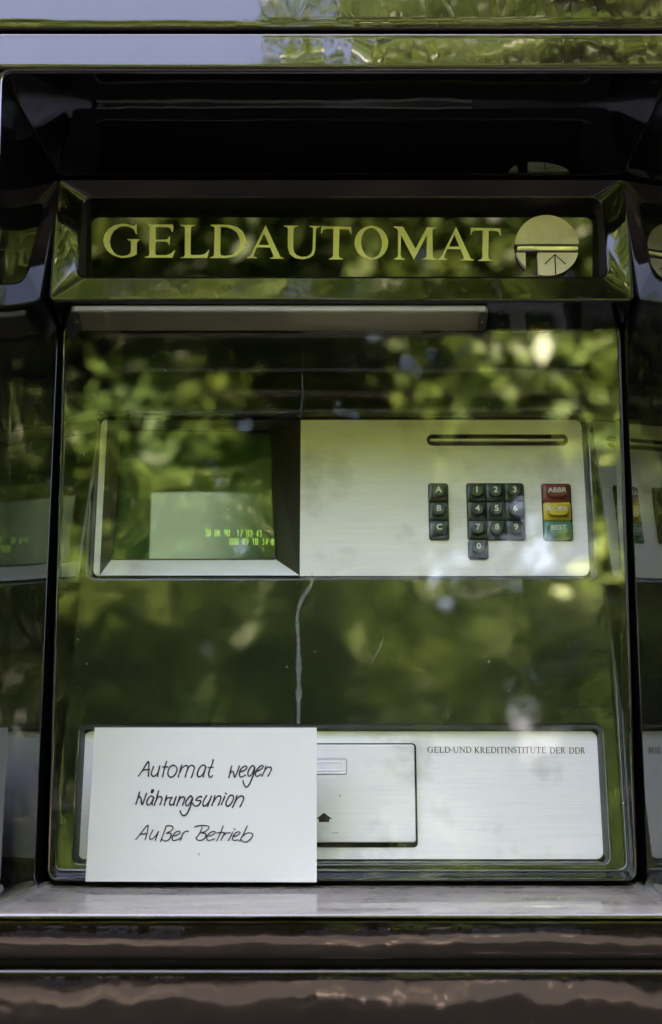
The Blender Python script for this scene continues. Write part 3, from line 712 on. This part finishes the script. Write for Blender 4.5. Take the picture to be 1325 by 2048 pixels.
for s, a, b_, ya, yb in (('GELD-UND', 40, 385, 55, 101), ('KREDITINSTITUTE', 408, 968, 56, 104), ('DER', 995, 1117, 58, 106), ('DDR', 1145, 1272, 60, 108)):
    word(s, 845 + a / sc_, 845 + b_ / sc_, 1480 + ya / sc_, 1480 + yb / sc_)
link('lettering', mesh(bm), M['print'], atm, I.m)

# ------------------------------------------------------------------ clear shield
shield = link('clear_shield', slab(grow(gr, -0.0028, 0)[:4], 0.009, 0.0, 0.003, 0.0004), M['glass'], atm, G.m)
bm = bmesh.new(); random.seed(4)
pts = [(626, 1146), (622, 1172), (608, 1190), (598, 1212), (594, 1240), (597, 1280), (598, 1330), (598, 1390), (597, 1455)]
P_ = []
for a, b_ in zip(pts, pts[1:]):
    for k in range(8): P_.append(G.uv(a[0] + (b_[0] - a[0]) * k / 8 + random.uniform(-.7, .7), a[1] + (b_[1] - a[1]) * k / 8, 0.0033))
wob = [0.55 + 0.9 * random.random() * (0.4 + i / len(P_)) for i in range(200)]
ribbon(bm, P_, 0.0040, 0.0033, lambda t: wob[int(t * 70)])
link('water_streak', mesh(bm), M['streak'], shield, G.m)
bm = bmesh.new()
ribbon(bm, [G.uv(px, py, 0.0033) for px, py in ((769, 1268), (765, 1285), (757, 1303), (748, 1317), (739, 1332))], 0.0011, 0.0033, lambda t: 0.25 + math.sin(math.pi * t))
link('scratch', mesh(bm), M['streak'], shield, G.m); bm = bmesh.new()
ribbon(bm, [G.uv(px, py, 0.0033) for px, py in ((606, 690), (604, 740), (607, 790), (600, 835))], 0.0012, 0.0033, lambda t: 0.4 + 0.5 * math.sin(9 * t) ** 2)
link('scratch', mesh(bm), M['streak'], shield, G.m)
bm = bmesh.new(); random.seed(9)
for _ in range(30):
    x, y = random.uniform(gx0 + .01, gx1 - .01), random.uniform(gz0 + .01, gz1 - .02); r_ = random.uniform(0.00012, 0.00040)
    a = random.uniform(0, 3.1); k = random.uniform(1, 2.2)
    loft(bm, [[(x + r_ * (k * math.cos(t) * math.cos(a) - math.sin(t) * math.sin(a)), y + r_ * (k * math.cos(t) * math.sin(a) + math.sin(t) * math.cos(a)), 0.0033) for t in np.linspace(0, 2 * math.pi, 7)[:-1]],
              [(x, y, 0.0035)] * 6])
bmesh.ops.remove_doubles(bm, verts=bm.verts, dist=1e-6)
o = link('dust_flecks', mesh(bm), M['dust'], shield, G.m); o['kind'] = 'stuff'

# grime gathered where the sill meets the frame
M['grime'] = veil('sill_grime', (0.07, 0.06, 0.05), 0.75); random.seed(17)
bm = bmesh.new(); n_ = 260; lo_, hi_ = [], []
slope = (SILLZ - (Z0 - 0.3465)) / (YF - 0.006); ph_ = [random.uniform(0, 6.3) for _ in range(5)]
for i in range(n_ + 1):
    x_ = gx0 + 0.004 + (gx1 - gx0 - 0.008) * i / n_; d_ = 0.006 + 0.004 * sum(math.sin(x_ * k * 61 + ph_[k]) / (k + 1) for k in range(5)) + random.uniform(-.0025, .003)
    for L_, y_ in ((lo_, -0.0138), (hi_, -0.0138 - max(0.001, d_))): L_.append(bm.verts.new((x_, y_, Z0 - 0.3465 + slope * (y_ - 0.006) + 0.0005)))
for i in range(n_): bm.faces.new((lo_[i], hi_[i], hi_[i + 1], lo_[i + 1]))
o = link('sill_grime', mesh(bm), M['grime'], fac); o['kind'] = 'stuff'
# ------------------------------------------------------------------ paper notice
PN = Plane(G.w(0, -0.343, 0.0095), 3.6)
pc = [PN.uv(*p) for p in ((171, 1763.5), (634, 1765), (634, 1455.5), (190, 1455.5))]
note = empty('paper_notice', tuple(PN.w((pc[0][0] + pc[1][0]) / 2, pc[0][1])), 'white paper sheet with handwritten notice in dark ink, fixed to the clear shield', 'notice')
def curl(a, b_): return 0.0016 * math.sin(3.4 * a + 0.6) * (1 - b_) + 0.0010 * math.sin(5 * a) * b_ + 0.004 * max(0, a + (1 - b_) - 1.72) ** 1.5 * 4 + 0.003 * max(0, b_ - a - 0.75) ** 1.5 * 4
bm = bmesh.new(); NX, NY = 24, 16; gv = {}
for i in range(NX + 1):
    for j in range(NY + 1):
        a, b_ = i / NX, j / NY
        p_ = Vector(pc[0]).lerp(Vector(pc[1]), a).lerp(Vector(pc[3]).lerp(Vector(pc[2]), a), b_)
        gv[i, j] = bm.verts.new((p_.x, p_.y, curl(a, b_)))
for i in range(NX):
    for j in range(NY): bm.faces.new((gv[i, j], gv[i + 1, j], gv[i + 1, j + 1], gv[i, j + 1]))
me = mesh(bm, 60)
sh = link('sheet', me, M['paper'], note, PN.m)
F1, F2 = (260, 1500, 8.281), (400, 1500, 8.281); S1, S2 = (260, 1570, 9.464), (380, 1570, 9.464); T1, T2 = (260, 1635, 9.464), (380, 1635, 9.464)
WORDS = [
 ('Automat', 2.9, [(F1, [(145,435),(210,345),(308,195),(316,300),(310,440)]), (F1, [(210,345),(260,330),(325,330)]),
   (F1, [(395,280),(366,360),(362,410),(385,440),(420,430),(465,380),(498,270)]), (F1, [(498,270),(485,330),(460,440)]),
   (F1, [(612,195),(590,260),(565,350),(545,445)]), (F1, [(545,285),(630,285)]),
   (F1, [(735,258),(700,262),(660,295),(635,360),(637,420),(680,455),(740,425),(782,345),(772,285),(735,258)]),
   (F1, [(860,258),(840,320),(805,450)]), (F1, [(835,370),(870,300),(930,262),(963,290),(945,360),(920,450)]), (F1, [(945,360),(985,280),(1030,258),(1070,290),(1058,350),(1022,460)]),
   (F1, [(1262,290),(1240,258),(1200,258),(1150,310),(1122,390),(1130,440),(1170,440),(1220,390),(1255,300)]), (F1, [(1255,300),(1235,380),(1218,445)]),
   (F2, [(222,168),(205,240),(165,330),(148,400),(160,450),(185,455),(208,430)]), (F2, [(140,297),(215,290)])]),
 ('wegen', 2.9, [(F2, [(528,270),(505,360),(483,460)]), (F2, [(495,410),(530,355),(555,370),(570,440),(582,452),(615,380),(655,270)]),
   (F2, [(680,365),(740,340),(780,300),(770,272),(735,275),(680,320),(655,390),(665,440),(700,450),(755,420)]),
   (F2, [(910,290),(880,262),(840,290),(800,360),(800,420),(825,435),(870,390),(910,290),(895,390),(850,510),(815,580),(770,620),(733,575),(715,515)]),
   (F2, [(935,360),(1000,330),(1050,285),(1035,260),(990,280),(935,350),(920,410),(945,440),(1010,410)]),
   (F2, [(1095,275),(1075,340),(1030,435)]), (F2, [(1050,390),(1100,310),(1160,285),(1185,320),(1160,380),(1128,435)])]),
 ('Waehrungsunion', 3.0, [(S1, [(185,140),(165,220),(118,365)]), (S1, [(150,270),(190,225),(215,260),(225,350),(245,368),(270,300),(318,165)]),
   (S1, [(460,250),(420,215),(380,225),(335,290),(325,350),(350,385),(400,350),(450,255)]), (S1, [(450,255),(430,320),(425,380)]), (S1, [(448,98),(415,98),(450,120),(408,125),(440,145),(410,152)]),
   (S1, [(545,120),(515,240),(465,385)]), (S1, [(490,320),(530,245),(580,225),(610,255),(600,310),(572,380)]),
   (S1, [(698,210),(675,300),(655,385)]), (S1, [(670,320),(710,255),(765,245)]),
   (S1, [(800,235),(760,320),(760,370),(790,385),(830,350),(880,230)]), (S1, [(880,230),(850,310),(835,380)]),
   (S1, [(950,220),(925,300),(890,395)]), (S1, [(910,340),(960,255),(1010,230),(1040,260),(1025,320),(1000,385)]),
   (S1, [(1190,250),(1155,212),(1110,250),(1065,320),(1065,385),(1095,395),(1150,330),(1190,250),(1160,370),(1110,500),(1060,570),(1010,582),(975,550),(955,495)]),
   (S2, [(225,235),(205,220),(150,245),(115,290),(150,300),(200,300),(205,330),(170,385),(115,405),(75,385),(62,355)]),
   (S2, [(318,205),(265,300),(248,370),(265,400),(310,385),(370,310),(410,215)]), (S2, [(410,215),(375,310),(340,405)]),
   (S2, [(475,210),(455,290),(418,390)]), (S2, [(440,340),(500,245),(555,210),(590,235),(575,300),(540,385)]),
   (S2, [(662,220),(635,290),(598,375)]), (S2, [(680,160),(690,172)]),
   (S2, [(810,200),(760,205),(705,290),(685,360),(705,405),(750,390),(805,320),(830,240),(810,200)]),
   (S2, [(892,205),(865,300),(812,425)]), (S2, [(840,360),(900,260),(970,212),(1020,240),(1000,320),(950,415)])]),
 ('Ausser', 2.35, [(T1, [(115,420),(200,320),(340,150),(332,290),(293,420)]), (T1, [(205,320),(330,305)]),
   (T1, [(440,245),(390,340),(378,400),(410,415),(470,375),(548,270)]), (T1, [(548,270),(515,350),(487,435)]),
   (T1, [(690,170),(660,260),(585,455)]), (T1, [(690,170),(760,160),(820,190),(790,250),(690,305),(760,300),(785,330),(760,400),(715,440),(670,450),(610,420)]),
   (T1, [(840,355),(910,330),(955,290),(930,262),(870,285),(815,350),(805,410),(840,440),(945,405),(980,375)]),
   (T1, [(1000,310),(965,430)]), (T1, [(975,390),(1010,310),(1060,265),(1110,268)])]),
 ('Betrieb', 2.35, [(T2, [(95,185),(150,165),(260,158),(350,170),(360,210),(300,265),(220,295),(290,305),(310,340),(280,400),(220,435),(150,430),(118,395)]), (T2, [(232,200),(190,300),(120,395)]),
   (T2, [(360,360),(430,335),(485,290),(460,268),(390,290),(335,350),(325,410),(360,440),(470,408)]),
   (T2, [(632,165),(590,280),(512,440)]), (T2, [(515,295),(640,285)]),
   (T2, [(660,290),(630,360),(592,435)]), (T2, [(620,370),(690,300),(760,295)]),
   (T2, [(812,280),(770,370),(728,440)]), (T2, [(842,220),(852,232)]),
   (T2, [(835,365),(900,345),(950,300),(930,275),(870,295),(815,370),(812,420),(845,440),(910,425)]),
   (T2, [(1088,165),(1040,270),(945,450)]), (T2, [(980,380),(1060,310),(1140,295),(1190,320),(1180,370),(1130,430),(1060,470),(1000,450),(965,415)])]),
]
def catmull(p, n=6):
    if len(p) < 3: return [Vector(p[0]).lerp(Vector(p[-1]), i / 4) for i in range(5)]
    p = [Vector(a) for a in p]; q_ = [2 * p[0] - p[1]] + p + [2 * p[-1] - p[-2]]; o = []
    for i in range(1, len(q_) - 2):
        a, b_, c, d = q_[i - 1:i + 3]
        for k in range(n):
            t = k / n; o.append(0.5 * ((2 * b_) + (c - a) * t + (2 * a - 5 * b_ + 4 * c - d) * t * t + (3 * b_ - a - 3 * c + d) * t ** 3))
    o.append(p[-1]); return o
lev = 0
for _, wpx, strokes in WORDS:
    bm = bmesh.new()
    for (bx_, by_, s_), pts in strokes:
        P_ = [Vector(PN.uv(bx_ + p.x / s_, by_ + p.y / s_)) for p in catmull(pts)]
        # rounded stroke ends
        d0 = (P_[0] - P_[1]); d1 = (P_[-1] - P_[-2]); wm = wpx * 1.12 / 2.17 / 1000
        d0 = d0.normalized() if d0.length > 0 else Vector((0, 1)); d1 = d1.normalized() if d1.length > 0 else Vector((0, -1))
        P_ = [P_[0] + d0 * wm * .5, P_[0] + d0 * wm * .3] + P_ + [P_[-1] + d1 * wm * .3, P_[-1] + d1 * wm * .5]
        n_ = len(P_) - 1; lev += 1
        zz = 0.00025 + 0.000004 * (lev % 12)
        ribbon(bm, P_, wm, zz, lambda t, n_=n_: 0.25 if t in (0.0, 1.0) else (0.85 if (t * n_ < 1.5 or t * n_ > n_ - 1.5) else 0.92 + 0.1 * math.sin(t * 11 + n_)))
    for v in bm.verts:
        b_ = (v.co.y - pc[0][1]) / (pc[3][1] - pc[0][1]); xl = pc[0][0] + (pc[3][0] - pc[0][0]) * b_
        a = (v.co.x - xl) / (pc[1][0] - xl); v.co.z += curl(a, b_)
    link('handwritten_word', mesh(bm), M['ink'], note, PN.m)
bm = bmesh.new(); p0 = PN.uv(397, 1708.5); b_ = (p0[1] - pc[0][1]) / (pc[3][1] - pc[0][1]); a = (p0[0] - pc[0][0]) / (pc[1][0] - pc[0][0])
ribbon(bm, [p0, (p0[0] + .0006, p0[1] + .0006), (p0[0] + .0008, p0[1] - .0012)], 0.0007, curl(a, b_) + 0.0003)
link('ink_speck', mesh(bm), M['print'], note, PN.m)

# ------------------------------------------------------------------ trees across the way, lit by the sun, mirrored in the glossy surfaces
def leaves(rng, centers, radii, per, size):
    n = len(centers) * per
    c = np.repeat(centers, per, 0); rad = np.repeat(radii, per)[:, None]
    d = rng.normal(size=(n, 3)); d /= np.linalg.norm(d, axis=1)[:, None]
    p = c + d * rad * rng.random((n, 1)) ** 0.45 * np.array([1, 1, 0.75])
    a = rng.normal(size=(n, 3)); a[:, 2] *= 0.6; a /= np.linalg.norm(a, axis=1)[:, None]
    b_ = np.cross(a, rng.normal(size=(n, 3))); b_ /= np.linalg.norm(b_, axis=1)[:, None]
    s = size * rng.uniform(0.7, 1.3, (n, 1))
    v = np.stack([p - a * s, p + b_ * s * 0.5, p + a * s, p - b_ * s * 0.5], 1).reshape(-1, 3)
    me = bpy.data.meshes.new('leaves'); me.vertices.add(4 * n); me.vertices.foreach_set('co', v.ravel())
    me.loops.add(4 * n); me.loops.foreach_set('vertex_index', np.arange(4 * n)); me.polygons.add(n)
    me.polygons.foreach_set('loop_start', np.arange(0, 4 * n, 4)); me.update(calc_edges=True); return me
def limb(bm, p0, p1, r0, r1, seg=8, n=5, bend=0.15, rng=random):
    p0, p1 = Vector(p0), Vector(p1); off = Vector((rng.uniform(-1, 1), rng.uniform(-1, 1), 0)) * bend * (p1 - p0).length
    rings = []
    ax = (p1 - p0).normalized(); s_ = ax.cross(Vector((0.3, 1, 0.1))).normalized(); t_ = ax.cross(s_)
    for i in range(n + 1):
        k = i / n; c = p0.lerp(p1, k) + off * math.sin(math.pi * k); r_ = r0 + (r1 - r0) * k
        rings.append([tuple(c + s_ * (r_ * math.cos(2 * math.pi * j / seg)) + t_ * (r_ * math.sin(2 * math.pi * j / seg))) for j in range(seg)])
    loft(bm, rings, True, True)
def tree(seed, x, y, height, spread, base, nclump, label, group):
    rng = np.random.default_rng(seed); rn = random.Random(seed)
    t = empty('tree', (x, y, 0), label, 'tree', group)
    cz = (height + base) / 2; hz = (height - base) / 2
    d = rng.normal(size=(nclump, 3)); d /= np.linalg.norm(d, axis=1)[:, None]
    rr_ = rng.random((nclump, 1)) ** 0.4
    cen = d * rr_ * np.array([spread, spread, hz]) * 0.92 + np.array([x, y, cz])
    rad = rng.uniform(0.35, 0.75, nclump)
    bm = bmesh.new()
    limb(bm, (x, y, -0.05), (x + .1, y, cz), 0.2, 0.11, 10, 8, 0.03, rn)
    for k in range(0, nclump, max(1, nclump // 22)):
        zs = min(cz, max(base * 0.7, cen[k][2] - abs(cen[k][0] - x) * 0.8 - 0.5)); limb(bm, (x, y, zs), cen[k], 0.065, 0.015, 6, 5, 0.1, rn)
    link('trunk', mesh(bm, 60), M['bark'], t)
    link('crown', leaves(rng, cen, rad, 150, 0.085), M['leaf'], t)
GT = 'trees facing the machine'
tree(3, -2.5, -9.0, 10.9, 2.9, 1.5, 420, 'round leafy tree lower than its neighbour, mirrored in the glossy front', GT)
tree(5, 2.5, -8.2, 16.5, 3.1, 1.6, 560, 'tallest leafy tree facing the machine, mirrored in the glossy front', GT)
tree(8, 6.2, -9.6, 12.0, 2.9, 2.0, 260, 'tall leafy tree beside the tallest one, mirrored in the glossy front', GT)
tree(11, -7.2, -10.0, 9.8, 2.8, 2.0, 240, 'broad leafy tree at the end of the row facing the machine', GT)
for k, (x, y) in enumerate(((-4.6, -13.2), (-0.4, -13.6), (4.0, -13.0))):
    tree(31 + k, x, y, 9.0 + 0.6 * k, 3.0, 0.6, 300, 'low-branched leafy tree standing behind the hedge', 'trees behind the hedge')
def copy_tree(src, dx, dy, rz, label):
    o = src.copy(); col.objects.link(o); o.location = src.location + Vector((dx, dy, 0)); o.rotation_euler = (0, 0, rz); o['label'] = label
    for ch in src.children:
        c = ch.copy(); col.objects.link(c); c.parent = o; c.matrix_parent_inverse = ch.matrix_parent_inverse.copy()
bpy.context.view_layer.update()
T_ = [o for o in col.objects if o.name.startswith('tree')]
for k, (i_, x, y) in enumerate(((3, -12.5, -10.5), (0, 11.5, -9.4), (2, -17.0, -11.0), (3, 16.5, -10.0))):
    copy_tree(T_[i_], x - T_[i_].location.x, y - T_[i_].location.y, 1.1 + k, 'leafy tree in the row beside the hedge, well away from the machine')
B_ = [o for o in T_ if o['group'] == 'trees behind the hedge']
for k, x in enumerate((-18.5, -14.0, -9.2, 8.4, 12.8, 17.4)):
    copy_tree(B_[k % 3], x - B_[k % 3].location.x, 0, 0.9 * k + 0.5, B_[0]['label'])
rng = np.random.default_rng(21)
cen = np.stack([rng.uniform(-18, 18, 1500), rng.uniform(-11.6, -10.6, 1500), rng.uniform(0.25, 3.0, 1500)], 1)
hedge = empty('hedge', (0, -11.1, 0), 'long clipped green hedge standing behind the tree trunks', 'hedge')
link('foliage', leaves(rng, cen, rng.uniform(0.3, 0.5, 1500), 170, 0.07), M['yew'], hedge)
bm = bmesh.new()
bm.free()
for k in range(-11, 26):
    bm = bmesh.new(); limb(bm, (-7 + k, -11.1, -0.05), (-7 + k, -11.1, 2.0), 0.03, 0.012, 6, 3, 0.08)
    link('stem', mesh(bm, 60), M['bark'], hedge)
